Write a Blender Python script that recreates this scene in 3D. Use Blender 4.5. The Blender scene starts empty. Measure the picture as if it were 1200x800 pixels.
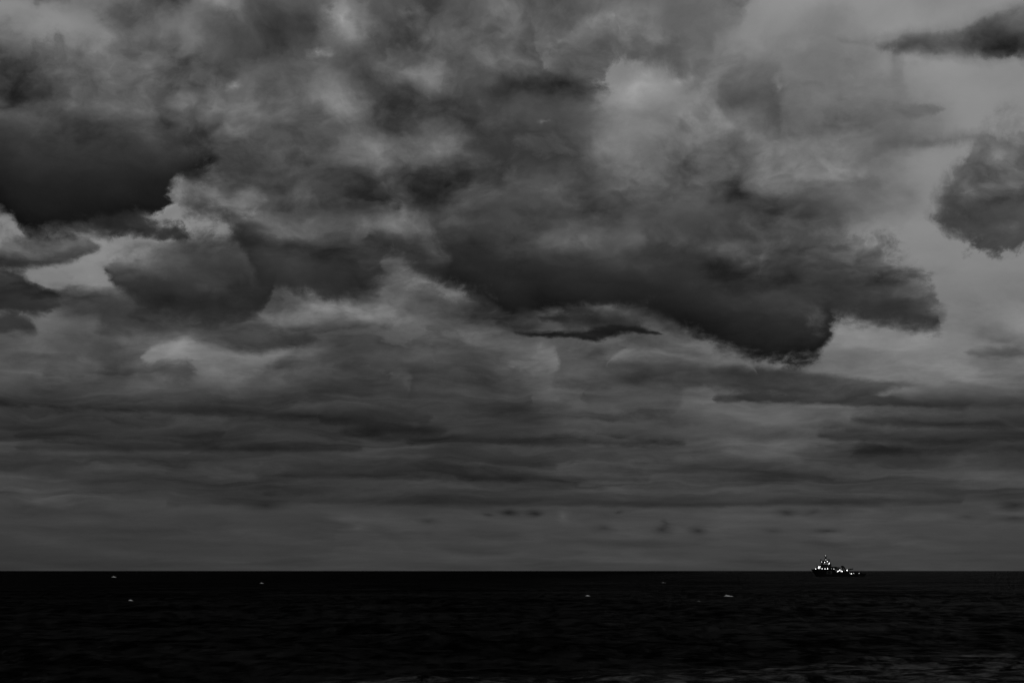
import bpy, bmesh, math, random
import numpy as np
from mathutils import Vector, noise

scene = bpy.context.scene
col = scene.collection
R = math.radians
random.seed(7)

# ------------------------------------------------------------------ camera
CAM_H = 8.0
F = 2240.0                       # focal length in pixels of a 1200 px wide frame
PITCH = math.atan(268.5 / F)
cam_data = bpy.data.cameras.new('camera')
cam_data.sensor_width = 36.0
cam_data.lens = 36.0 * F / 1200.0
cam_data.clip_start = 0.5
cam_data.clip_end = 400000.0
cam = bpy.data.objects.new('camera', cam_data)
cam.location = (0, 0, CAM_H)
cam.rotation_euler = (math.pi / 2 + PITCH, 0, 0)
col.objects.link(cam)
scene.camera = cam

scene.view_settings.view_transform = 'Standard'
scene.view_settings.look = 'None'
scene.view_settings.exposure = 0.0
scene.view_settings.gamma = 1.0
scene.view_settings.use_curve_mapping = False
scene.cycles.use_adaptive_sampling = True
scene.cycles.adaptive_threshold = 0.02
scene.cycles.adaptive_min_samples = 6

# ------------------------------------------------------------------ world: dusk sky and its clouds
SUN_EL, SUN_AZ = 4.0, 150.0
SKY_STRENGTH = 0.1
world = bpy.data.worlds.new('World')
scene.world = world
world.use_nodes = True
world.cycles.sampling_method = 'MANUAL'
world.cycles.sample_map_resolution = 256
WT = world.node_tree
WT.nodes.clear()


class N:
    """Tiny expression wrapper round a shader socket."""
    def __init__(self, s): self.s = s
    def __add__(self, o): return m('ADD', self, o)
    def __radd__(self, o): return m('ADD', self, o)
    def __sub__(self, o): return m('SUBTRACT', self, o)
    def __rsub__(self, o): return m('SUBTRACT', o, self)
    def __mul__(self, o): return m('MULTIPLY', self, o)
    def __rmul__(self, o): return m('MULTIPLY', self, o)
    def __truediv__(self, o): return m('DIVIDE', self, o)


TREE = WT


def put(sock, v):
    if isinstance(v, N): TREE.links.new(v.s, sock)
    else: sock.default_value = v


def m(op, a, b=None, c=None, clamp=False):
    n = TREE.nodes.new('ShaderNodeMath'); n.operation = op; n.use_clamp = clamp
    put(n.inputs[0], a)
    if b is not None: put(n.inputs[1], b)
    if c is not None: put(n.inputs[2], c)
    return N(n.outputs[0])


def mr(v, a, b, c=0.0, d=1.0, smooth=True):
    n = TREE.nodes.new('ShaderNodeMapRange'); n.interpolation_type = 'SMOOTHSTEP' if smooth else 'LINEAR'
    n.clamp = True
    put(n.inputs[0], v)
    for i, x in enumerate((a, b, c, d)): put(n.inputs[i + 1], x)
    return N(n.outputs[0])


def mix(a, b, t):
    n = TREE.nodes.new('ShaderNodeMix'); n.data_type = 'FLOAT'; n.clamp_factor = True
    put(n.inputs[0], t); put(n.inputs[2], a); put(n.inputs[3], b)
    return N(n.outputs[0])


def comb(x, y, z):
    n = TREE.nodes.new('ShaderNodeCombineXYZ')
    for i, v in enumerate((x, y, z)): put(n.inputs[i], v)
    return N(n.outputs[0])


def sep(v):
    n = TREE.nodes.new('ShaderNodeSeparateXYZ'); put(n.inputs[0], v)
    return [N(o) for o in n.outputs]


def vm(op, a, b):
    n = TREE.nodes.new('ShaderNodeVectorMath'); n.operation = op
    for i, v in enumerate((a, b)):
        put(n.inputs[i], v)
    return N(n.outputs[0])


def vscale(a, s):
    n = TREE.nodes.new('ShaderNodeVectorMath'); n.operation = 'SCALE'
    put(n.inputs[0], a); put(n.inputs[3], s)
    return N(n.outputs[0])


def fbm(vec, scale, detail=7, rough=0.55, distort=0.0, colour=False, lac=2.0):
    n = TREE.nodes.new('ShaderNodeTexNoise'); n.noise_dimensions = '3D'
    put(n.inputs['Vector'], vec)
    n.inputs['Scale'].default_value = scale; n.inputs['Detail'].default_value = detail
    n.inputs['Roughness'].default_value = rough; n.inputs['Distortion'].default_value = distort
    n.inputs['Lacunarity'].default_value = lac
    return N(n.outputs['Color' if colour else 'Fac'])


def curve(x, pts):
    """x is 0..1; pts are (x, y) in 0..1."""
    n = TREE.nodes.new('ShaderNodeFloatCurve')
    c = n.mapping.curves[0]
    pts = sorted(pts)
    c.points[0].location = pts[0]; c.points[1].location = pts[-1]
    for p in pts[1:-1]: c.points.new(*p)
    for p in c.points: p.handle_type = 'AUTO_CLAMPED'
    n.mapping.update()
    put(n.inputs['Value'], x)
    return N(n.outputs[0])


def sky_uv(px, py):
    """A bearing in the sky, from where it is seen in the frame, as (azimuth, elevation) in 1/F rad steps."""
    x, z = (px - 600) / F, (400 - py) / F
    d = Vector((x, math.cos(PITCH) - z * math.sin(PITCH), math.sin(PITCH) + z * math.cos(PITCH))).normalized()
    return 600 + F * math.atan2(d.x, d.y), 668.5 - F * math.asin(d.z)


U0, U1, V0, V1 = -100.0, 1300.0, -200.0, 800.0
nu = lambda u: min(1, max(0, (u - U0) / (U1 - U0)))
nv = lambda v: min(1, max(0, (v - V0) / (V1 - V0)))

tc = TREE.nodes.new('ShaderNodeTexCoord')
DIR = N(tc.outputs['Generated'])
dx, dy, dz = sep(DIR)
az = m('ARCTAN2', dx, dy)
el = m('ARCSINE', dz)
elp = m('MAXIMUM', el, 0.0)
u_raw = m('MULTIPLY_ADD', az, F, 600.0)
v_raw = m('MULTIPLY_ADD', elp, -F, 668.5)
# flattening of the noise towards the horizon, as a cloud deck seen from below
zf = m('LOGARITHM', m('MAXIMUM', dz, 0.0) + 0.045, math.e) * 0.40
P = comb(dx, dy, zf)
PW = fbm(P, 17.0, 6, 0.55, 0, True)
wr, wg, wb = sep(PW)
PW2 = fbm(vm('ADD', P, (3.1, 1.7, 5.3)), 50.0, 7, 0.62, 0, True)
w2r, w2g, w2b = sep(PW2)
kv = mr(v_raw, 380, 560, 1.0, 0.22)                      # wobble up and down dies out low in the sky
u_w = m('MULTIPLY_ADD', wr - 0.5, 95.0, u_raw) + (w2r - 0.5) * 42.0
v_w = v_raw + ((wg - 0.5) * 70.0 + (w2g - 0.5) * 36.0) * kv
u_s = m('MULTIPLY_ADD', wr - 0.5, 26.0, u_raw) + (w2r - 0.5) * 20.0
v_s = v_raw + ((wg - 0.5) * 16.0 + (w2g - 0.5) * 16.0) * kv
UN = m('MULTIPLY_ADD', u_w, 1 / (U1 - U0), -U0 / (U1 - U0))
VN = m('MULTIPLY_ADD', v_w, 1 / (V1 - V0), -V0 / (V1 - V0))
USN = m('MULTIPLY_ADD', u_s, 1 / (U1 - U0), -U0 / (U1 - U0))
VSN = m('MULTIPLY_ADD', v_s, 1 / (V1 - V0), -V0 / (V1 - V0))
PWARP = vm('ADD', P, vscale(PW, 0.05))
NB1 = fbm(PWARP, 17.0, 8, 0.49)
NB2 = fbm(vm('ADD', PWARP, (0.010, 0.0, 0.017)), 17.0, 8, 0.49)
PE = vm('ADD', comb(dx, dy, zf * 0.62), vscale(PW, 0.03))           # rounder grain for torn rims
NF = fbm(PE, 50.0, 8, 0.62)
CRISP = mr(NB1, 0.36, 0.62, 0.5, 1.45)
NE = fbm(PE, 140.0, 5, 0.65)
EDGE = (NE - 0.5) * 1.2 + (NF - 0.5) * 2.4 + (NB1 - 0.5) * 1.5
STREAK = fbm(comb(dx * 11.0, dy * 11.0, zf * 31.0 + (wg - 0.5) * 2.6), 1.0, 7, 0.55, 0.4)

# general brightness of the cloud cover, row by row (display levels 0..255)
ROWS = [
 (-40, [100,80,115,105,95,115,95,85,110,80,80,95,85,80,92,98,95,115,145,145,143,142,138,140,138]),
 (0,   [104,80,120,105,88,120,95,85,112,80,78,95,85,80,95,100,95,115,145,145,143,140,130,138,135]),
 (40,  [138,138,128,98,112,80,78,75,122,75,95,105,75,105,90,98,112,125,138,124,135,141,143,143,143]),
 (80,  [110,100,85,85,75,90,100,88,88,85,95,80,70,85,128,130,126,106,115,115,120,138,145,145,145]),
 (120, [82,82,72,70,70,88,100,95,95,80,78,75,65,82,140,138,130,98,105,110,115,120,140,142,140]),
 (160, [55,50,55,55,65,85,80,85,90,90,85,75,68,82,110,108,100,85,90,110,105,110,128,138,138]),
 (200, [40,40,42,45,60,80,66,72,85,80,78,68,68,75,92,90,88,85,95,100,100,120,138,138,138]),
 (240, [96,66,66,90,124,130,82,75,72,58,60,70,75,72,80,82,80,70,80,85,92,115,132,132,132]),
 (280, [134,132,136,136,136,130,78,70,72,85,70,68,65,60,65,70,72,70,75,85,115,135,135,135,132]),
 (320, [130,132,134,104,80,75,70,62,60,100,80,70,60,55,55,60,62,66,70,85,122,130,130,130,128]),
 (360, [112,112,88,78,72,76,90,98,105,108,100,85,85,88,85,85,85,90,95,110,122,124,124,124,122]),
 (400, [84,88,84,84,96,106,84,86,80,78,78,80,88,96,84,84,100,116,118,118,118,118,118,118,118]),
 (440, [70,76,72,76,92,94,86,72,68,82,70,66,76,90,84,84,92,102,106,110,110,110,110,104,104]),
 (480, [60,62,58,62,66,65,60,58,56,60,60,60,65,70,74,78,80,84,88,86,80,78,70,66,66]),
 (520, [58,55,51,51,53,53,54,53,52,54,52,50,52,58,62,66,71,76,80,73,68,65,60,60,58]),
 (560, [60,58,56,56,57,56,57,57,56,55,54,54,54,56,60,61,60,60,60,60,59,60,63,64,63]),
 (604, [62,62,62,61,61,61,62,62,64,65,66,66,68,68,70,72,72,73,74,72,70,68,67,67,66]),
 (640, [57,58,58,58,59,60,61,61,62,63,64,64,65,66,67,67,67,67,67,66,66,65,65,64,64]),
 (668, [53,54,55,55,56,57,58,59,60,60,61,61,62,63,63,63,63,63,63,62,62,62,61,61,60]),
]
T = None
for i, (y, vals) in enumerate(ROWS):
    un = UN if T is None else m('MULTIPLY_ADD', T, 1e-7, UN)
    c = curve(un, [(nu(sky_uv(50 * k, y)[0]), v / 255.0) for k, v in enumerate(vals)])
    vn = nv(sky_uv(600, y)[1])
    if T is None:
        T = c; prev = vn
    else:
        T = mix(T, c, mr(VN, prev, vn)); prev = vn


def layer(pts, tt, tb, st=10.0, sb=10.0, edge=14.0, op=1.0, soft=False, gamma=None, close=17):
    """A cloud: pts = (x, top, bottom) along it; brightness runs from tt at its top to tb at its base."""
    global T
    thin = st <= 6 or (min(p[1] for p in pts) > 458 and sb <= 6)
    if thin: st *= 1.7; sb *= 1.7
    else: st *= 2.2; sb *= 2.6
    a = UN if soft else USN
    b = VN if soft else VSN
    a = m('MULTIPLY_ADD', T, 1e-7, a)          # keeps the node chain in order, which keeps it small in memory
    tp, bp = [], []
    x0, x1 = pts[0][0], pts[-1][0]
    cl, cr = close if isinstance(close, tuple) else (close, close)
    for x, t, bo in pts:
        u, v = sky_uv(x, t); tp.append((nu(u), nv(v)))
        u, v = sky_uv(x, bo); bp.append((nu(u), nv(v)))
    if x0 > -20:      # close the ends
        mid = (tp[0][1] + bp[0][1]) / 2
        tp.insert(0, (tp[0][0] - cl / 1400, mid + 0.03)); bp.insert(0, (bp[0][0] - cl / 1400, mid - 0.03))
    if x1 < 1220:
        mid = (tp[-1][1] + bp[-1][1]) / 2
        tp.append((tp[-1][0] + cr / 1400, mid + 0.03)); bp.append((bp[-1][0] + cr / 1400, mid - 0.03))
    ct, cb = curve(a, tp), curve(a, bp)
    H = V1 - V0
    dt, db = b - ct, cb - b
    d = m('MINIMUM', dt * (H / st), db * (H / sb))
    d = m('MULTIPLY_ADD', EDGE, edge / min(st, sb), d)
    mask = mr(d, -0.5, 0.6, 0.0, op) if thin else mr(d * CRISP, -0.6, 0.6, 0.0, op)
    rel = m('DIVIDE', dt, m('MAXIMUM', dt + db, 0.004), clamp=True)
    if gamma: rel = m('POWER', rel, gamma)
    tone = mr(rel, 0.0, 1.0, tt / 255.0, tb / 255.0, smooth=False)
    T = mix(T, tone, mask)


def blob(x, y, rx, ry, amt, rot=0.0, sharp=False):
    """A soft lighter or darker patch in the cover."""
    global T
    u, v = sky_uv(x, y)
    n = TREE.nodes.new('ShaderNodeMapping'); n.vector_type = 'TEXTURE'
    tiny = m('MULTIPLY_ADD', T, 1e-6, u_s if sharp else u_w)
    put(n.inputs['Vector'], comb(tiny, v_s if sharp else v_w, 0.0))
    n.inputs['Location'].default_value = (u, v, 0); n.inputs['Rotation'].default_value = (0, 0, R(rot))
    n.inputs['Scale'].default_value = (rx * 1.5, ry * 1.5, 1)
    g = TREE.nodes.new('ShaderNodeTexGradient'); g.gradient_type = 'QUADRATIC_SPHERE'
    TREE.links.new(n.outputs[0], g.inputs[0])
    T = m('MULTIPLY_ADD', N(g.outputs['Fac']), amt / 255.0, T)



# ---- clouds, farthest and lowest first: (x, top, bottom) along each
layer([(200,578,592),(400,574,590),(600,570,593),(800,572,593),(1000,575,591),(1130,580,590)], 57, 48, 14, 4, 3, 0.9)
layer([(-40,545,560),(100,548,566),(250,552,566)], 60, 54, 10, 6, 4, 0.6)
layer([(400,620,668),(420,614,668),(438,620,668),(452,630,668),(470,640,668)], 70, 62, 5, 40, 9, 0.45)
layer([(640,606,668),(660,600,668),(700,603,668),(740,615,668),(780,630,668)], 66, 64, 14, 40, 10, 0.4)
layer([(480,514,521),(560,508,521),(700,512,521),(800,516,522)], 46, 36, 8, 4, 4, 1.0)
layer([(20,520,526),(120,514,528),(300,517,528),(420,520,526)], 44, 35, 9, 4, 4, 1.0)
layer([(400,500,508),(460,492,510),(520,500,510)], 44, 34, 9, 6, 5, 1.0)
layer([(570,540,550),(610,534,553),(650,543,551)], 48, 42, 9, 7, 6, 0.8)
layer([(300,553,558),(420,548,560),(620,556,563),(760,558,564)], 48, 40, 8, 4, 4, 0.9)
layer([(1000,527,533),(1100,508,532),(1220,500,530)], 58, 42, 10, 6, 6, 1.0)
layer([(860,548,560),(930,538,560),(1010,545,556)], 66, 58, 10, 6, 6, 0.6)
# flat tongue with a bright top on the right, and its dark underside
layer([(700,424,436),(740,416,446),(790,420,452),(850,426,457),(900,432,463),(1000,441,468),(1080,448,470),(1180,456,470)], 76, 56, 5, 6, 4, 1.0)
layer([(716,418,426),(740,407,430),(762,408,430),(790,415,430),(830,422,432),(880,430,438)], 116, 72, 4, 22, 3, 1.0)
layer([(790,437,441),(830,434,442),(880,438,444)], 62, 56, 5, 4, 5, 0.8)
layer([(840,464,471),(900,460,473),(1000,463,475),(1100,466,477),(1220,470,478)], 58, 50, 5, 3, 4, 0.95)
layer([(1060,452,468),(1090,443,470),(1130,437,470),(1160,430,472),(1220,422,472)], 118, 62, 7, 5, 6, 0.9, close=90)
layer([(1134,409,414),(1150,407,418),(1180,409,420),(1220,410,420)], 86, 80, 5, 4, 4, 0.95)
layer([(-40,460,470),(60,462,478),(160,470,482),(300,476,488),(420,480,490)], 56, 42, 9, 4, 5, 1.0)
layer([(20,505,512),(140,498,513),(260,500,512)], 54, 42, 8, 4, 4, 0.9)
layer([(-40,528,535),(140,530,538),(420,536,545),(560,538,546)], 55, 49, 7, 4, 4, 0.7)
layer([(200,548,556),(360,544,556),(520,550,558)], 52, 47, 7, 5, 4, 0.7)
layer([(380,478,494),(440,472,500),(500,480,497)], 52, 36, 12, 6, 7, 1.0)
layer([(1000,486,492),(1100,482,500),(1220,480,500)], 60, 44, 9, 5, 5, 1.0)
layer([(960,506,512),(1060,502,518),(1220,508,524)], 56, 40, 8, 4, 4, 1.0)
layer([(700,540,550),(820,538,552),(900,545,553)], 60, 54, 8, 6, 6, 0.6)
layer([(840,500,512),(880,515,528),(930,530,540)], 90, 84, 12, 10, 14, 0.5)
# mid cumulus between
layer([(640,392,420),(655,385,448),(680,382,452),(700,395,440)], 82, 68, 14, 16, 20, 0.85)
layer([(690,445,470),(705,430,482),(740,425,488),(775,435,484),(795,450,470)], 70, 58, 12, 12, 22, 0.9)
layer([(470,440,460),(500,415,480),(550,410,490),(590,425,485),(615,450,475)], 72, 52, 14, 14, 24, 0.95)
layer([(595,415,422),(605,406,430),(625,402,434),(648,404,436),(655,415,428)], 112, 104, 7, 7, 12, 1.0)
layer([(436,438,444),(450,428,456),(475,434,454)], 106, 98, 7, 7, 12, 1.0)
layer([(60,392,440),(90,385,450),(120,388,455),(160,395,452),(176,405,440)], 76, 60, 18, 18, 14, 0.8)
layer([(176,408,428),(190,403,430),(225,402,432),(240,404,444),(262,408,440),(290,414,444),(310,412,436),(345,402,412)], 114, 102, 6, 7, 9, 1.0)
layer([(190,425,440),(205,424,448),(222,424,448),(228,430,445)], 72, 64, 6, 10, 12, 0.85)
layer([(380,400,430),(420,385,440),(470,388,445),(500,400,440)], 84, 66, 14, 12, 20, 0.7)
layer([(520,375,400),(560,366,412),(600,376,414),(620,392,408)], 92, 74, 12, 12, 20, 0.7)
layer([(340,425,450),(380,415,462),(430,425,466),(470,440,462)], 74, 58, 12, 10, 18, 0.8)
layer([(-40,395,450),(10,392,452),(40,405,450),(70,425,446)], 82, 66, 12, 12, 18, 0.6)
layer([(60,428,448),(130,424,462),(200,440,468),(260,446,470)], 74, 56, 8, 7, 10, 0.7)
layer([(820,490,500),(850,486,508),(890,492,512)], 92, 82, 10, 10, 14, 0.5)
# long band descending to the right
layer([(40,345,352),(75,343,362),(95,336,376),(120,339,384),(150,354,380),(200,366,386),(250,373,399),(285,377,412),(325,380,410),(360,386,400)], 78, 50, 8, 7, 9, 1.0, close=40)
layer([(40,384,390),(50,375,400),(80,370,396),(105,370,392)], 108, 100, 8, 12, 8, 0.7)
# cloud under the left gap
layer([(124,312,320),(135,303,338),(165,300,354),(190,290,360),(230,280,371),(270,276,372),(295,276,366),(312,290,345)], 82, 40, 12, 6, 14, 1.0, close=25)
layer([(276,250,275),(290,225,298),(302,215,322),(340,205,337),(380,205,343),(415,210,349),(440,220,334),(462,240,312)], 74, 38, 50, 8, 14, 0.9, gamma=1.5, close=30)
layer([(-40,290,314),(0,289,314),(22,281,314),(50,277,312),(78,275,309),(100,280,300),(112,288,293)], 84, 56, 6, 6, 8, 1.0)
layer([(-40,314,366),(0,316,364),(15,317,366),(32,327,368),(48,331,368),(60,340,366),(70,350,358)], 66, 42, 6, 7, 9, 1.0)
layer([(-40,362,391),(0,363,391),(24,366,391),(36,375,391),(42,384,389)], 58, 46, 6, 6, 6, 0.95)
# upper left cumulus rim
layer([(-40,60,200),(0,52,200),(12,45,200),(22,41,200),(36,44,200),(50,56,200),(57,66,200),(63,53,200),(73,49,200),(81,60,200),(91,50,200),(101,48,200),(110,60,200),(122,66,200),(140,62,195),(180,85,185),(220,115,170)], 104, 56, 8, 60, 12, 0.6, close=80)
# huge dark cloud at the left
layer([(-40,105,236),(0,105,237),(20,102,254),(45,100,268),(80,100,272),(125,104,271),(150,110,256),(165,120,244),(195,135,240),(215,150,218),(235,165,200)], 74, 18, 40, 8, 18, 1.0, gamma=0.9, close=60)
layer([(128,262,268),(148,253,274),(165,257,277),(187,264,280),(204,266,281),(214,274,283)], 50, 40, 7, 4, 12, 0.85, close=30)
layer([(198,224,232),(207,212,236),(232,207,234),(247,213,238),(272,212,243),(290,216,247),(302,226,240)], 122, 116, 8, 8, 16, 0.95)
layer([(207,230,240),(220,225,250),(250,238,252),(275,246,253)], 72, 68, 8, 8, 18, 0.8)
layer([(338,228,232),(352,222,238),(370,226,234)], 102, 96, 7, 8, 12, 0.9)
# hooked swirl and the pale tongue inside it
layer([(226,150,158),(240,140,158),(262,130,153),(290,132,150),(330,142,156),(350,150,160)], 86, 58, 26, 5, 8, 0.8)
layer([(254,158,170),(263,149,180),(276,146,186),(292,149,192),(312,153,196),(332,156,190),(345,166,180)], 100, 76, 9, 22, 12, 0.8, close=40)
layer([(258,178,200),(275,176,222),(300,186,222),(320,200,215)], 60, 54, 14, 22, 10, 0.75)
# upper middle masses round the bright opening
layer([(540,30,150),(600,5,172),(640,20,180),(672,50,178),(688,80,170),(697,110,140)], 84, 64, 40, 36, 24, 0.8, close=30)
layer([(640,-40,80),(680,-40,96),(705,-40,88),(720,-40,74),(755,-40,79),(790,-40,88),(812,-40,94),(828,-40,82),(842,-40,48),(856,-40,36),(866,-40,26)], 90, 98, 30, 7, 24, 0.85)
layer([(640,62,90),(665,42,90),(690,22,84),(712,12,70),(722,16,50)], 112, 84, 6, 50, 14, 0.7, close=8)
layer([(850,112,130),(870,98,142),(895,88,140),(914,84,130),(918,95,110)], 78, 72, 26, 22, 18, 0.8, close=10)
layer([(900,40,46),(940,36,58),(1000,40,60),(1040,44,58),(1050,50,100),(1060,60,160),(1000,60,200)][:5], 118, 112, 12, 18, 12, 0.7)
layer([(1044,128,134),(1062,124,138),(1085,125,136),(1104,128,133)], 102, 100, 5, 4, 9, 0.9)
layer([(1030,158,174),(1060,157,174),(1090,159,173),(1125,159,168),(1150,162,167)], 98, 92, 8, 5, 8, 0.9)
# top right lens
layer([(1030,46,53),(1045,41,58),(1070,36,61),(1117,32,64),(1155,20,66),(1180,12,66),(1240,0,64)], 108, 64, 10, 7, 8, 0.95, gamma=0.7, close=30)
layer([(985,43,47),(1005,46,51),(1035,47,52)], 112, 104, 5, 4, 6, 0.7)
# right cloud
layer([(1090,246,257),(1102,228,268),(1116,208,276),(1132,186,284),(1150,156,290),(1172,146,294),(1186,148,298),(1240,142,276)], 98, 60, 14, 8, 26, 1.0, gamma=0.7)
layer([(1130,236,246),(1150,222,240),(1175,206,226),(1215,190,212)], 104, 92, 12, 12, 18, 0.5)
# great dark cloud in the middle
layer([(440,262,284),(466,250,303),(484,230,322),(511,222,334),(542,218,342),(556,218,352),(578,218,364),(603,220,379),(617,222,378),(638,222,366),(672,226,368),(722,230,368),(755,236,374),(788,242,382),(820,250,395),(850,258,406),(895,268,418),(925,274,421),(950,278,418),(962,280,408),(970,282,394),(980,284,376),(992,285,368),(1008,288,368),(1025,296,374),(1050,308,381),(1070,328,386),(1084,350,384),(1096,366,379)], 76, 20, 30, 10, 20, 1.0, gamma=1.2, close=(50, 14))
layer([(900,290,345),(930,280,352),(960,280,362),(990,284,366),(1020,292,374),(1050,306,381),(1070,326,386),(1084,348,384),(1096,364,379)], 80, 50, 22, 10, 18, 0.7, close=14)
layer([(952,366,374),(960,362,378),(968,366,376)], 60, 74, 12, 12, 18, 0.5)
# broken paler scraps along its left underside
layer([(415,262,282),(435,250,296),(458,240,312),(476,240,330),(496,256,326),(512,280,322)], 78, 66, 16, 14, 26, 0.55, close=30)
layer([(455,300,330),(480,312,340),(510,326,350),(545,338,360),(580,360,374)], 92, 86, 10, 10, 26, 0.6)
layer([(466,316,328),(490,322,336),(520,332,346),(548,344,352)], 116, 106, 8, 8, 24, 0.8)
# dark blade below it, in a strip of paler sky
layer([(598,378,402),(650,368,402),(720,362,402),(775,374,402),(800,388,404)], 84, 88, 10, 12, 12, 0.7)
layer([(660,372,378),(700,367,386),(720,367,388),(738,371,388),(752,377,384)], 56, 40, 9, 6, 8, 0.85)
layer([(604,391,393),(636,388,395),(670,386,395),(704,384,394),(738,382,391),(758,387,393),(772,391,394)], 34, 22, 3, 3, 3, 1.0)
layer([(632,371,375),(645,370,376),(664,373,377)], 46, 42, 4, 3, 2, 0.95)
# soft lighter and darker patches
for b in [(398,22,14,24,42),(372,68,12,8,40),(266,97,14,8,42),(645,142,6,5,34),(480,6,30,8,22),(255,4,26,10,26),
          (200,2,22,14,-28),(35,8,30,14,-26),(38,20,10,10,-20),(362,40,20,30,-14),(548,60,30,30,-16),(660,95,20,22,-18),
          (455,240,80,16,-20),(548,170,40,18,-14),(300,128,80,26,10),(640,180,30,20,-10),(740,110,46,18,22,-10),(760,108,46,10,8),(712,130,18,16,10),
          (800,100,20,8,20),(1168,264,14,8,16),(820,90,8,10,18),(918,95,8,18,28),
          (860,270,36,16,-14),(700,215,40,18,-10),(770,235,30,14,-8),(330,40,30,16,-18),(430,95,30,16,-16),(480,110,50,20,-10),(600,110,24,24,-14),(560,210,50,22,-10),(150,30,40,12,10),(120,100,30,18,-10),(40,90,30,14,14),(385,130,22,14,12),(455,70,28,12,14,-20),(490,45,26,14,14),(425,180,40,14,10),(560,150,26,14,-14),(585,215,40,20,-8),(640,225,30,14,12),(700,215,26,12,8),(300,60,50,14,-12),(520,240,40,10,12),(350,270,40,14,10),(470,250,10,16,16),(420,440,40,16,-10),(375,455,40,12,-10),(730,450,30,14,-10),(30,420,50,14,-8),(640,470,40,10,10),(60,410,30,10,12),(700,250,30,30,8),(120,290,40,8,6),(500,330,40,10,16,18),(530,345,26,6,14),(870,525,40,14,10,25),
          (1015,385,0.1,0.1,0)]:
    blob(*b)
for b in [(598,601,13,5,-37),(626,602,11,5,-34),(573,603,9,3,-20),(778,620,13,8,-26),(820,621,14,6,-27),(705,618,16,6,-17),
          (915,600,16,6,-27),(945,600,12,5,-17),(972,622,24,4,-24),(1190,592,18,8,-26),(1190,607,24,5,-17),(1135,605,20,4,-14),
          (312,592,24,7,-24),(910,622,16,4,-14),(722,600,6,3,-20),(660,605,9,10,14),(420,618,16,5,14),(503,610,14,4,-14),(780,612,5,6,-14)]:
    blob(*b, sharp=True)


# relief and wisps: billows overlap, each with a crisp rim on one side and a slow fall on the other
NL = fbm(vm('ADD', P, vscale(PW, 0.06)), 10.0, 6, 0.55)
saw = m('FRACT', NL * 4.6 + (NF - 0.5) * 0.25 + (NB1 - 0.5) * 0.5)
lobes = saw * mr(saw, 1.0, 0.74, 0.0, 1.0)
shade = ((NB1 - NB2) * 0.70 + (NF - 0.5) * 0.11 + (NL - 0.5) * 0.40) * mr(wb, 0.38, 0.60, 0.35, 1.2) + (lobes - 0.40) * 0.11 * mr(NB1, 0.35, 0.58, 0.1, 1.0)
amp = mr(T, 0.41, 0.51, 1.0, 0.12) * mr(T, 0.13, 0.30, 0.12, 1.0) * mr(v_raw, 340, 500, 1.0, 0.25) * mr(v_raw, 560, 612, 1.0, 0.8)
T = m('MULTIPLY_ADD', shade, amp, T)
samp = mr(v_raw, 330, 480, 0.0, 1.0) * mr(v_raw, 570, 612, 1.0, 0.08)
T = m('MULTIPLY_ADD', STREAK - 0.5, samp * 0.30, T)
grain = fbm(DIR, 1500.0, 1, 0.5)
T = m('MULTIPLY_ADD', grain - 0.5, 0.012, T)
# the rest of the sky dome: the same broken cover going on all round
gen = mr(v_raw, 668, 250, 0.24, 0.37) + (fbm(PWARP, 9.0, 8, 0.58) - 0.5) * 0.45 * mr(v_raw, 660, 300, 0.15, 1.0)
far = m('MAXIMUM', mr(m('ABSOLUTE', az), 0.30, 0.50), mr(el, 0.33, 0.50))
T = mix(T, m('MAXIMUM', gen, 0.1), far)
T = m('MAXIMUM', T, 0.02)
lin = m('POWER', (T + 0.055) / 1.055, 2.4)                # display level to light

sky = TREE.nodes.new('ShaderNodeTexSky'); sky.sky_type = 'NISHITA'; sky.sun_disc = False
sky.sun_elevation = R(SUN_EL); sky.sun_rotation = R(SUN_AZ)
bw = TREE.nodes.new('ShaderNodeRGBToBW'); TREE.links.new(sky.outputs[0], bw.inputs[0])
cover = lin * (1 / SKY_STRENGTH)
thin = mr(T, 0.40, 0.60, 0.0, 0.06)                        # a little clear air shows where the cover is thin
total = mix(cover, N(bw.outputs[0]), thin)
bg = TREE.nodes.new('ShaderNodeBackground'); bg.inputs['Strength'].default_value = SKY_STRENGTH
wo = TREE.nodes.new('ShaderNodeOutputWorld')
put(bg.inputs['Color'], total)
TREE.links.new(bg.outputs[0], wo.inputs[0])

# ------------------------------------------------------------------ weak low sun behind the cover
sun_data = bpy.data.lights.new('sun', 'SUN')
sun_data.energy = 0.5; sun_data.angle = R(12.0); sun_data.color = (1, 1, 1)
sun = bpy.data.objects.new('sun', sun_data)
sun_dir = Vector((math.sin(R(SUN_AZ)) * math.cos(R(SUN_EL + 8)), math.cos(R(SUN_AZ)) * math.cos(R(SUN_EL + 8)), math.sin(R(SUN_EL + 8))))
sun.rotation_euler = sun_dir.to_track_quat('Z', 'Y').to_euler()
sun.location = (0, 0, 200)
col.objects.link(sun)


# ------------------------------------------------------------------ materials
def material(name):
    global TREE
    mt = bpy.data.materials.new(name); mt.use_nodes = True
    TREE = mt.node_tree; TREE.nodes.clear()
    out = TREE.nodes.new('ShaderNodeOutputMaterial')
    return mt, out


def sh(kind, **inp):
    n = TREE.nodes.new(kind)
    for k, v in inp.items(): put(n.inputs[k.replace('_', ' ')], v)
    return n


def grey(v): return (v, v, v, 1)


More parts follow.
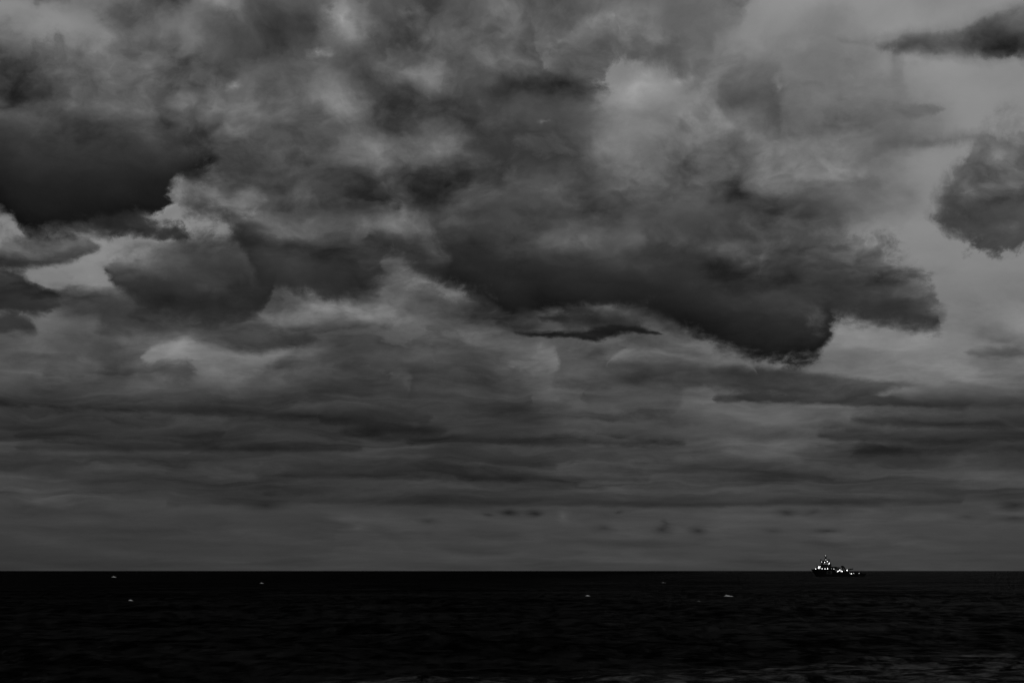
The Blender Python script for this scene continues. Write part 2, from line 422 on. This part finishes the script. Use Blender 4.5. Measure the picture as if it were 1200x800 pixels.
def paint(name, tone, rough=0.5, wear=0.35, metal=0.0):
    mt, out = material(name)
    tcn = TREE.nodes.new('ShaderNodeTexCoord')
    o = N(tcn.outputs['Object'])
    f = fbm(o, 0.6, 6, 0.6)
    g = fbm(vm('MULTIPLY', o, (3.0, 3.0, 0.5)), 1.0, 4, 0.6)      # runs and streaks of rust and salt
    c = mr(f * 0.6 + g * 0.4, 0.35, 0.65, tone * (1 - wear), tone * (1 + wear))
    p = sh('ShaderNodeBsdfPrincipled', Base_Color=c, Roughness=rough, Metallic=metal)
    p.inputs['Specular IOR Level'].default_value = 0.12
    b = TREE.nodes.new('ShaderNodeBump'); b.inputs['Distance'].default_value = 0.02; put(b.inputs['Height'], f)
    TREE.links.new(b.outputs[0], p.inputs['Normal'])
    TREE.links.new(p.outputs[0], out.inputs[0])
    return mt


def lamp_glass(name, strength):
    mt, out = material(name)
    e = sh('ShaderNodeEmission', Color=grey(1), Strength=strength)
    TREE.links.new(e.outputs[0], out.inputs[0])
    return mt


# sea water: wind ripples, dark faces, thin old foam where the shallows begin
SEA_MAT, out = material('sea_water')
geo = TREE.nodes.new('ShaderNodeNewGeometry')
pos = N(geo.outputs['Position'])
sx, sy, sz = sep(pos)
flatp = comb(sx, sy, 0.0)
h1 = fbm(flatp, 0.35, 5, 0.6, 0.4)
h2 = fbm(vm('MULTIPLY', flatp, (1.0, 0.75, 1.0)), 0.055, 6, 0.62, 0.5)
bump = TREE.nodes.new('ShaderNodeBump'); bump.inputs['Distance'].default_value = 1.0
put(bump.inputs['Height'], h1 * 0.6 + h2 * 2.0)
nrm = N(bump.outputs[0])
fr = sh('ShaderNodeFresnel', IOR=1.33); put(fr.inputs['Normal'], nrm)
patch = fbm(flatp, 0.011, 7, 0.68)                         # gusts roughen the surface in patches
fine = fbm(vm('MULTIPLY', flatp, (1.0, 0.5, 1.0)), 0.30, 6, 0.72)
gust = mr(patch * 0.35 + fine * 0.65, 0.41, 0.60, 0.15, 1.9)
left_dim = mr(sx - sy * 0.10 + (patch - 0.5) * 400.0, -260.0, 120.0, 0.40, 1.15)    # reflected light dimmed towards the left, put into the gloss colour
gl = sh('ShaderNodeBsdfGlossy', Color=gust * 0.055 * left_dim, Roughness=0.22)
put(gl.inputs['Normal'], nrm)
shallow = mr(sy - sx * 0.85 + (fbm(flatp, 0.05, 5, 0.6) - 0.5) * 34.0, 156.0, 146.0, 0.0, 1.0)
lace = fbm(vm('MULTIPLY', flatp, (0.4, 0.26, 1.0)), 1.0, 6, 0.66, 0.4)
foam = mr(lace, 0.44, 0.68, 0.0, 1.0) * shallow
df = sh('ShaderNodeBsdfDiffuse', Color=m('MULTIPLY_ADD', foam, 0.17, 0.0015), Roughness=0.0)
mx = TREE.nodes.new('ShaderNodeMixShader')
put(mx.inputs[0], N(fr.outputs[0]))
TREE.links.new(df.outputs[0], mx.inputs[1]); TREE.links.new(gl.outputs[0], mx.inputs[2])
TREE.links.new(mx.outputs[0], out.inputs[0])

# ------------------------------------------------------------------ the sea
rs = np.random.RandomState(3)
radii = [4.0]
while radii[-1] < 150000.0:
    r = radii[-1]
    radii.append(r + min(max(0.45, 0.45 * r * r / (CAM_H * F)), max(1.0, r * 0.16)) if r > 100 else r * 1.12)
radii = np.array(radii)
ang = np.concatenate([np.arange(-18, 18.001, 0.05), np.arange(21, 340, 3.5)])
ang = np.radians(ang)
RR, AA = np.meshgrid(radii, ang, indexing='ij')
X, Y = RR * np.sin(AA), RR * np.cos(AA)
Z = np.zeros_like(X)
step = np.maximum(np.gradient(radii)[:, None] * np.ones_like(AA), 0.3)
for k in range(60):
    lam = 2.2 * (60 / 2.2) ** (rs.rand() ** 1.1)
    th = rs.normal(R(262), R(34))
    kx, ky = math.cos(th) * 2 * math.pi / lam, math.sin(th) * 2 * math.pi / lam
    a = 0.0045 * lam ** 0.85 * (0.6 + 0.8 * rs.rand())
    fade = np.clip(1.6 - step * 2.4 / lam, 0, 1)
    ph = kx * X + ky * Y + rs.rand() * 6.28 + 0.6 * np.sin(X * 0.021 + k) + 0.5 * np.sin(Y * 0.017 + 2 * k)
    Z += a * fade * (np.sin(ph) + 0.25 * np.cos(2 * ph))
# one long swell rising toward the shore: its face is the dark band nearest the camera
c = Y - 0.55 * X - 6 * np.sin(X * 0.05)
Z += 0.95 * np.exp(-((c - 214) / 17) ** 2) - 0.25 * np.exp(-((c - 176) / 14) ** 2)
Z[0, :] = 0
nr, na = X.shape
verts = np.stack([X, Y, Z], -1).reshape(-1, 3)
idx = np.arange(nr * na).reshape(nr, na)
j2 = np.roll(np.arange(na), -1)
q = np.stack([idx[:-1, :], idx[:-1][:, j2], idx[1:][:, j2], idx[1:, :]], -1).reshape(-1, 4)
me = bpy.data.meshes.new('sea')
centre = len(verts)
verts = np.vstack([verts, [[0, 0, 0]]])
tri = np.stack([np.full(na, centre), idx[0][j2], idx[0]], -1)
me.vertices.add(len(verts)); me.vertices.foreach_set('co', verts.astype(np.float32).ravel())
loops = np.concatenate([q.ravel(), tri.ravel()])
me.loops.add(len(loops)); me.loops.foreach_set('vertex_index', loops.astype(np.int32))
nq, nt = len(q), len(tri)
me.polygons.add(nq + nt)
me.polygons.foreach_set('loop_start', np.concatenate([np.arange(nq) * 4, nq * 4 + np.arange(nt) * 3]).astype(np.int32))
me.polygons.foreach_set('loop_total', np.concatenate([np.full(nq, 4), np.full(nt, 3)]).astype(np.int32))
me.polygons.foreach_set('use_smooth', np.ones(nq + nt, bool))
me.update(calc_edges=True); me.validate()
me.materials.append(SEA_MAT)
sea = bpy.data.objects.new('sea', me); sea['kind'] = 'structure'
col.objects.link(sea)
if me.polygons[0].normal.z < 0: me.flip_normals()


# ------------------------------------------------------------------ whitecaps
def foam_material(name, tone):
    mt, out = material(name)
    tcn = TREE.nodes.new('ShaderNodeTexCoord'); o = N(tcn.outputs['Object'])
    f = fbm(o, 1.1, 5, 0.65)
    d = sh('ShaderNodeBsdfDiffuse', Color=mr(f, 0.35, 0.6, tone * 0.55, tone), Roughness=0.3)
    TREE.links.new(d.outputs[0], out.inputs[0])
    return mt


FOAM = {'bright': foam_material('fresh_foam', 0.85), 'dull': foam_material('thin_foam', 0.24)}


def whitecap(px, py, w_px, h_px, kind, label, seed):
    r = CAM_H * F / (py - 668.5)
    mpp = r / F
    x = (px - 600) * mpp
    L, H = w_px * mpp, h_px * mpp * 0.78
    rg = random.Random(seed)
    bm = bmesh.new()
    n, k = 16, 7
    rings = []
    for i in range(n + 1):
        t = i / n
        env = max(0.03, math.sin(math.pi * t) ** 0.7 * (0.75 + 0.5 * rg.random()))
        if t > 0.62: env *= 0.55
        if t < 0.2: env *= 0.6
        cy = 0.4 * H * math.sin(t * 5 + seed)
        ring = []
        for j in range(k):
            a = math.pi * j / (k - 1)
            jit = 0.8 + 0.4 * rg.random()
            ring.append(bm.verts.new(((t - 0.5) * L, cy - math.cos(a) * H * 1.1 * env * jit, math.sin(a) * H * env * jit - 0.08 * H)))
        rings.append(ring)
    for i in range(n):
        for j in range(k - 1):
            bm.faces.new((rings[i][j], rings[i + 1][j], rings[i + 1][j + 1], rings[i][j + 1]))
        bm.faces.new((rings[i][k - 1], rings[i + 1][k - 1], rings[i + 1][0], rings[i][0]))
    bm.faces.new(rings[0]); bm.faces.new(rings[-1][::-1])
    bmesh.ops.recalc_face_normals(bm, faces=bm.faces)
    for f in bm.faces: f.smooth = True
    mesh = bpy.data.meshes.new('whitecap'); bm.to_mesh(mesh); bm.free()
    mesh.materials.append(FOAM[kind])
    o = bpy.data.objects.new('whitecap', mesh)
    o.location = (x, r, 0.35)
    o['label'] = label; o['category'] = 'breaking wave'; o['group'] = 'whitecaps scattered over the dark sea'
    col.objects.link(o)


for i, a in enumerate([
    (851, 699.2, 12, 2.2, 'bright', 'largest and brightest whitecap, below and left of the lit ship'),
    (137, 676.2, 6, 1.6, 'bright', 'whitecap nearest the horizon at the far left of the sea'),
    (157, 704.4, 6.5, 1.8, 'bright', 'pale whitecap in the left sea, lower of the two brightest there'),
    (309, 683.6, 5, 1.2, 'bright', 'short thin bright whitecap alone, well right of the two brightest ones at the left'),
    (688, 698.8, 6.5, 1.3, 'bright', 'small whitecap alone in the middle of the sea, left of the largest one'),
    (909, 713.0, 7, 1.6, 'dull', 'dull grey patch of foam below the ship, nearest the viewer'),
    (776, 683.0, 7, 1.3, 'dull', 'faint streak of foam near the horizon, above and left of the largest whitecap'),
    (817, 705.2, 5, 1.1, 'dull', 'faint foam fleck just below and left of the largest whitecap'),
    (176, 698.2, 4, 1.1, 'dull', 'dim fleck of foam just above and right of the pale left whitecap'),
]):
    whitecap(*a, seed=11 + i)

# ------------------------------------------------------------------ the ship
HULL = paint('black_hull_paint', 0.004, 0.9)
HOUSE = paint('silhouette_superstructure_paint', 0.012, 0.8)  # darkness of the silhouetted house put into its base colour
STEEL = paint('dark_steel', 0.007, 0.8, 0.4)
PANEL = paint('grey_panel_paint', 0.10, 0.6)
GLASS = paint('dark_window_glass', 0.006, 0.15, 0.1)
LIT = [lamp_glass('lamp_glow_bright', 5.0), lamp_glass('lamp_glow_medium', 1.5), lamp_glass('lamp_glow_dim', 0.55)]
LITWIN = lamp_glass('lit_window_glow', 0.13)

K = 0.0727                                    # metres per step of the ship's own grid
DIST = CAM_H * F / 6.6
mpp = DIST / F
ship = bpy.data.objects.new('supply_ship', None)
ship.location = ((948.3 - 600) * mpp, DIST, 0)
ship.empty_display_size = 5
ship['label'] = 'dark offshore supply ship with many bright deck lights anchored on the horizon'
ship['category'] = 'ship'
col.objects.link(ship)


def S(Xg, Yg): return (Xg - 100) * K, (515 - Yg) * 0.0702   # length along the ship, height over the water


def link(name, bm, mat, parent=ship, smooth=False):
    bmesh.ops.recalc_face_normals(bm, faces=bm.faces)
    if smooth:
        for f in bm.faces: f.smooth = True
    mesh = bpy.data.meshes.new(name); bm.to_mesh(mesh); bm.free()
    mesh.materials.append(mat)
    o = bpy.data.objects.new(name, mesh); o.parent = parent
    col.objects.link(o)
    return o


def prism(bm, pts, y0, y1, bev=0.0):
    """Side outline pts (x, z), extruded across the ship from y0 to y1."""
    a = [bm.verts.new((x, y0, z)) for x, z in pts]
    b = [bm.verts.new((x, y1, z)) for x, z in pts]
    fs = [bm.faces.new(a), bm.faces.new(b[::-1])]
    for i in range(len(pts)):
        j = (i + 1) % len(pts)
        fs.append(bm.faces.new((a[i], b[i], b[j], a[j])))
    if bev:
        es = {e for f in fs for e in f.edges}
        bmesh.ops.bevel(bm, geom=list(es), offset=bev, segments=1, affect='EDGES')


def tube(bm, p, q, r0, r1=None, n=8):
    r1 = r0 if r1 is None else r1
    p, q = Vector(p), Vector(q)
    d = (q - p).normalized()
    u = d.orthogonal().normalized(); v = d.cross(u)
    A = [bm.verts.new(p + (u * math.cos(t) + v * math.sin(t)) * r0) for t in [2 * math.pi * i / n for i in range(n)]]
    B = [bm.verts.new(q + (u * math.cos(t) + v * math.sin(t)) * r1) for t in [2 * math.pi * i / n for i in range(n)]]
    for i in range(n): bm.faces.new((A[i], A[(i + 1) % n], B[(i + 1) % n], B[i]))
    bm.faces.new(A[::-1]); bm.faces.new(B)


# hull: stations with (x at keel, x at deck, deck height, half breadth at water, half breadth at deck)
bm = bmesh.new()
st = [(8.5, 0.0, 9.8, 0.15, 0.5), (10.0, 3.0, 9.75, 1.6, 3.6), (13, 8.0, 9.7, 4.2, 6.2), (18, 15, 9.65, 6.8, 8.0),
      (25, 24, 9.6, 8.2, 8.6), (31, 31.5, 9.7, 8.6, 8.7), (34, 34.3, 7.0, 8.6, 8.7), (44, 44, 6.5, 8.6, 8.7),
      (56, 56, 6.1, 8.5, 8.6), (66, 67.5, 5.7, 8.3, 8.5), (71.5, 73.0, 4.2, 7.9, 8.2), (73.0, 75.0, 3.0, 7.6, 7.9)]
rings = []
for xk, xd, zd, bw_, bd in st:
    ring = []
    for sgn in (1, -1):
        seq = [(0.0, -2.2, 0.0), (0.1, -1.6, bw_ * 0.7), (0.25, 0.0, bw_), (0.7, zd * 0.6, (bw_ + bd) / 2), (1.0, zd, bd)]
        if sgn == -1: seq = seq[1:]
        pts = [bm.verts.new((xk + (xd - xk) * t, sgn * b, z)) for t, z, b in seq]
        ring.append(pts)
    loop = ring[1][::-1] + ring[0]
    rings.append(loop)
for a, b in zip(rings, rings[1:]):
    for i in range(len(a) - 1): bm.faces.new((a[i], a[i + 1], b[i + 1], b[i]))
    bm.faces.new((a[-1], a[0], b[0], b[-1]))
bm.faces.new(rings[0]); bm.faces.new(rings[-1][::-1])
link('hull', bm, HULL)

# bulwark round the raised fore deck
bm = bmesh.new()
for s in (1, -1):
    line = [(0.2, 0.5), (3, 3.6), (8, 6.2), (15, 8.0), (24, 8.6), (31, 8.68)]
    for (x0, b0), (x1, b1) in zip(line, line[1:]):
        vs = [bm.verts.new(c) for c in ((x0, s * b0, 9.6), (x1, s * b1, 9.6), (x1, s * b1, 10.4), (x0, s * b0, 10.4),
              (x0, s * (b0 - 0.15), 9.6), (x1, s * (b1 - 0.15), 9.6), (x1, s * (b1 - 0.15), 10.4), (x0, s * (b0 - 0.15), 10.4))]
        for f in ((0, 1, 2, 3), (4, 7, 6, 5), (3, 2, 6, 7), (0, 4, 5, 1)): bm.faces.new([vs[i] for i in f])
link('bulwark', bm, HULL)

# deckhouse tiers
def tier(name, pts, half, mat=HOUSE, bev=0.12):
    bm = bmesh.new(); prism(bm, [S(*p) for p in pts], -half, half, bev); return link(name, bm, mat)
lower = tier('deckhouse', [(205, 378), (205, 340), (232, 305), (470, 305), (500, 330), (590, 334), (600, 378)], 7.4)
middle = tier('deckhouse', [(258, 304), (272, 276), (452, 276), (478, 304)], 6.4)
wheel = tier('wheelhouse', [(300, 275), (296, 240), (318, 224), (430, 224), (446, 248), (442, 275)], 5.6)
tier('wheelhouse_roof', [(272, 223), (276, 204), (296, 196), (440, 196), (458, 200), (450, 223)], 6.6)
tier('funnel', [(462, 304), (458, 262), (480, 262), (490, 304)], 1.6, STEEL)
# windows: wheelhouse band, deckhouse row
for i in range(6):
    bm = bmesh.new(); x0 = 322 + i * 17
    prism(bm, [S(*p) for p in ((x0, 268), (x0, 252), (x0 + 13, 252), (x0 + 13, 268))], -5.66, -5.58)
    link('window', bm, LITWIN, wheel)
for x0 in (330, 378, 425, 455, 560):
    bm = bmesh.new()
    prism(bm, [S(*p) for p in ((x0, 364), (x0, 350), (x0 + 10, 350), (x0 + 10, 364))], -7.47, -7.38)
    link('window', bm, GLASS, lower)
# mast with yards and scanners
bm = bmesh.new()
mx_, mz = S(383, 196); tx, tz = S(381, 108)
for s in (-1, 1):
    tube(bm, (mx_ - 1.6, s * 0.9, mz), (tx - 0.2, s * 0.15, tz), 0.42, 0.26)
    tube(bm, (mx_ + 1.6, s * 0.9, mz), (tx + 0.3, s * 0.15, tz), 0.42, 0.26)
tube(bm, (tx, 0, tz - 4.5), (tx, 0, tz + 1.6), 0.5, 0.3)
for k in range(4):
    z = mz + (tz - mz) * (k + 0.5) / 4; w = 1.5 * (1 - (k + 0.5) / 4) + 0.2
    tube(bm, (mx_ - w, 0, z), (mx_ + w, 0, z), 0.2)
mast = link('mast', bm, STEEL)
bm = bmesh.new(); x0, z0 = S(350, 110); x1, z1 = S(414, 106)
tube(bm, (x0, 0, z0), (x1, 0, z1), 0.3); tube(bm, (tx, -3.0, z0), (tx, 3.0, z0), 0.3)
link('yard', bm, STEEL, mast)
bm = bmesh.new(); x0, z0 = S(352, 176); x1, z1 = S(412, 172)
prism(bm, [(x0, z0), (x1, z0), (x1, z0 + 0.5), (x0, z0 + 0.5)], -0.3, 0.3)
link('radar_scanner', bm, STEEL, mast)
for xx in (290, 446):
    bm = bmesh.new(); a = S(xx, 198)
    tube(bm, (a[0], 2.0, a[1]), (a[0], 2.0, a[1] + 0.8), 0.5)
    bmesh.ops.create_uvsphere(bm, u_segments=10, v_segments=6, radius=0.9, matrix=__import__('mathutils').Matrix.Translation((a[0], 2.0, a[1] + 1.4)))
    link('radome', bm, STEEL, ship, True)
bm = bmesh.new(); a, b = S(200, 378), S(198, 262); tube(bm, (a[0], 0, a[1]), (b[0], 0, b[1]), 0.26, 0.12); link('foremast', bm, STEEL)
# winch house and low gear abaft the house
bm = bmesh.new(); prism(bm, [S(*p) for p in ((600, 430), (600, 345), (650, 345), (668, 372), (700, 430))], -5.2, 5.2, 0.1); link('winch_house', bm, STEEL)
for s in (-1, 1):
    bm = bmesh.new()
    for x0, x1, y1 in ((505, 505, 322), (545, 548, 322), (588, 590, 330)):
        a, b = S(x0, 378), S(x1, y1); tube(bm, (a[0], s * 5.5, a[1]), (b[0], s * 5.5, b[1]), 0.3)
    a, b, c_ = S(505, 322), S(550, 320), S(655, 340)
    tube(bm, (a[0], s * 5.5, a[1]), (b[0], s * 5.5, b[1]), 0.34); tube(bm, (b[0], s * 5.5, b[1]), (c_[0], s * 5.5, c_[1]), 0.34)
    link('boat_davit', bm, STEEL)
bm = bmesh.new(); a = S(535, 352); mt4 = __import__('mathutils').Matrix
bmesh.ops.create_uvsphere(bm, u_segments=12, v_segments=8, radius=1, matrix=mt4.Translation((a[0], -6.6, a[1] + 1)) @ mt4.Diagonal((3.4, 1.2, 1.1, 1)))
link('rescue_boat', bm, STEEL, ship, True)
# deck crane: pedestal, head, folded jib
crane = bpy.data.objects.new('deck_crane', None); crane.parent = ship
a = S(700, 430); crane.location = (a[0], 0, 0); col.objects.link(crane)
def CR(Xg, Yg): x, z = S(Xg, Yg); return x - a[0], z
bm = bmesh.new(); p, q_ = CR(712, 430), CR(700, 330)
tube(bm, (p[0], 0, p[1]), (q_[0], 0, q_[1]), 1.15, 0.9, 12)
p, q_ = CR(775, 430), CR(716, 322); tube(bm, (p[0], 0, p[1]), (q_[0], 0, q_[1]), 0.8, 0.5, 8)
link('pedestal', bm, STEEL, crane)
bm = bmesh.new(); prism(bm, [CR(*p) for p in ((672, 330), (668, 310), (690, 298), (716, 302), (728, 330), (700, 340))], -1.3, 1.3, 0.1)
link('crane_head', bm, STEEL, crane)
bm = bmesh.new()
prism(bm, [CR(*p) for p in ((716, 312), (728, 306), (772, 388), (758, 394))], -0.7, 0.7, 0.06)
prism(bm, [CR(*p) for p in ((752, 396), (750, 384), (828, 362), (905, 351), (907, 372), (850, 384))], -0.75, 0.75, 0.06)
link('jib', bm, STEEL, crane)
# cargo rail along the working deck, stern roller, containers
for s in (-1, 1):
    bm = bmesh.new()
    for xg in [700, 760, 820, 880, 940, 1000, 1045]:
        x, z = S(xg, 430 + (xg - 700) * 0.015); tube(bm, (x, s * 8.0, z - 1), (x, s * 8.0, z + 1.0), 0.2)
    x0, z0 = S(700, 416); x1, z1 = S(1045, 424); tube(bm, (x0, s * 8.0, z0), (x1, s * 8.0, z1), 0.26)
    link('cargo_rail', bm, STEEL)
for x0, x1, y0, yy in ((790, 838, 400, -3.0), (842, 870, 412, -2.2)):
    bm = bmesh.new(); prism(bm, [S(*p) for p in ((x0, 438), (x0, y0), (x1, y0), (x1, 438))], yy - 2, yy + 2.4, 0.08); link('deck_container', bm, STEEL)
bm = bmesh.new(); x0, z0 = S(1120, 462); tube(bm, (x0, -5, z0), (x0, 5, z0), 1.1, n=14); link('stern_roller', bm, STEEL)
# name board painted on the side of the bow
bm = bmesh.new()
def strip(x0, y0, x1, y1):
    prism(bm, [S(*p) for p in ((x0, y1), (x0, y0), (x1, y0), (x1, y1))], -8.83, -8.74)
strip(388, 414, 478, 420); strip(388, 456, 478, 462); strip(388, 420, 396, 456); strip(470, 420, 478, 456)
link('side_board', bm, PANEL)
# deck lights: small floodlight housings with a glowing glass
LIGHTS = [(180, 362, 12, 0, 5), (222, 340, 17, 0, 7.2), (238, 322, 18, 0, 7.6), (238, 348, 16, 0, 7.6), (266, 318, 11, 0, 7.6), (268, 350, 9, 1, 7.6),
          (300, 358, 13, 0, 7.7), (355, 360, 14, 0, 7.7), (403, 350, 9, 0, 7.7), (403, 364, 11, 0, 7.7), (480, 358, 12, 2, 7.7), (524, 367, 13, 0, 8.2),
          (380, 98, 11, 1, 0.6), (380, 178, 12, 1, 1.6), (292, 222, 15, 1, 6.9), (350, 232, 12, 0, 6.9), (402, 215, 12, 0, 6.9),
          (440, 244, 12, 0, 6.9), (434, 262, 11, 0, 6.4), (422, 278, 8, 1, 6.6), (592, 412, 15, 0, 8.8), (612, 405, 15, 0, 8.8), (636, 385, 16, 0, 6.5),
          (658, 402, 13, 0, 8.8), (678, 410, 17, 0, 8.8), (775, 390, 19, 0, 8.8), (818, 440, 9, 2, 8.9), (852, 457, 14, 0, 8.9), (866, 456, 8, 1, 8.9),
          (900, 450, 11, 1, 8.9), (1003, 450, 11, 1, 8.9)]
for Xg, Yg, size, br, yo in LIGHTS:
    x, z = S(Xg, Yg); r = size * K * 0.46
    bm = bmesh.new()
    tube(bm, (x, -yo + 0.05, z), (x, -yo + 0.75, z), r * 0.95, r * 0.6, 10)
    tube(bm, (x, -yo + 0.4, z), (x, -yo + 1.3, z - 0.5), 0.12)
    lampo = link('deck_light', bm, STEEL)
    bm = bmesh.new()
    bmesh.ops.create_uvsphere(bm, u_segments=12, v_segments=8, radius=1, matrix=mt4.Translation((x, -yo, z)) @ mt4.Diagonal((r, r * 0.4, r, 1)))
    link('lamp_glass', bm, LIT[br], lampo, True)
ship.rotation_euler = (0, 0, -math.atan2(ship.location.x, ship.location.y) * 0.5)
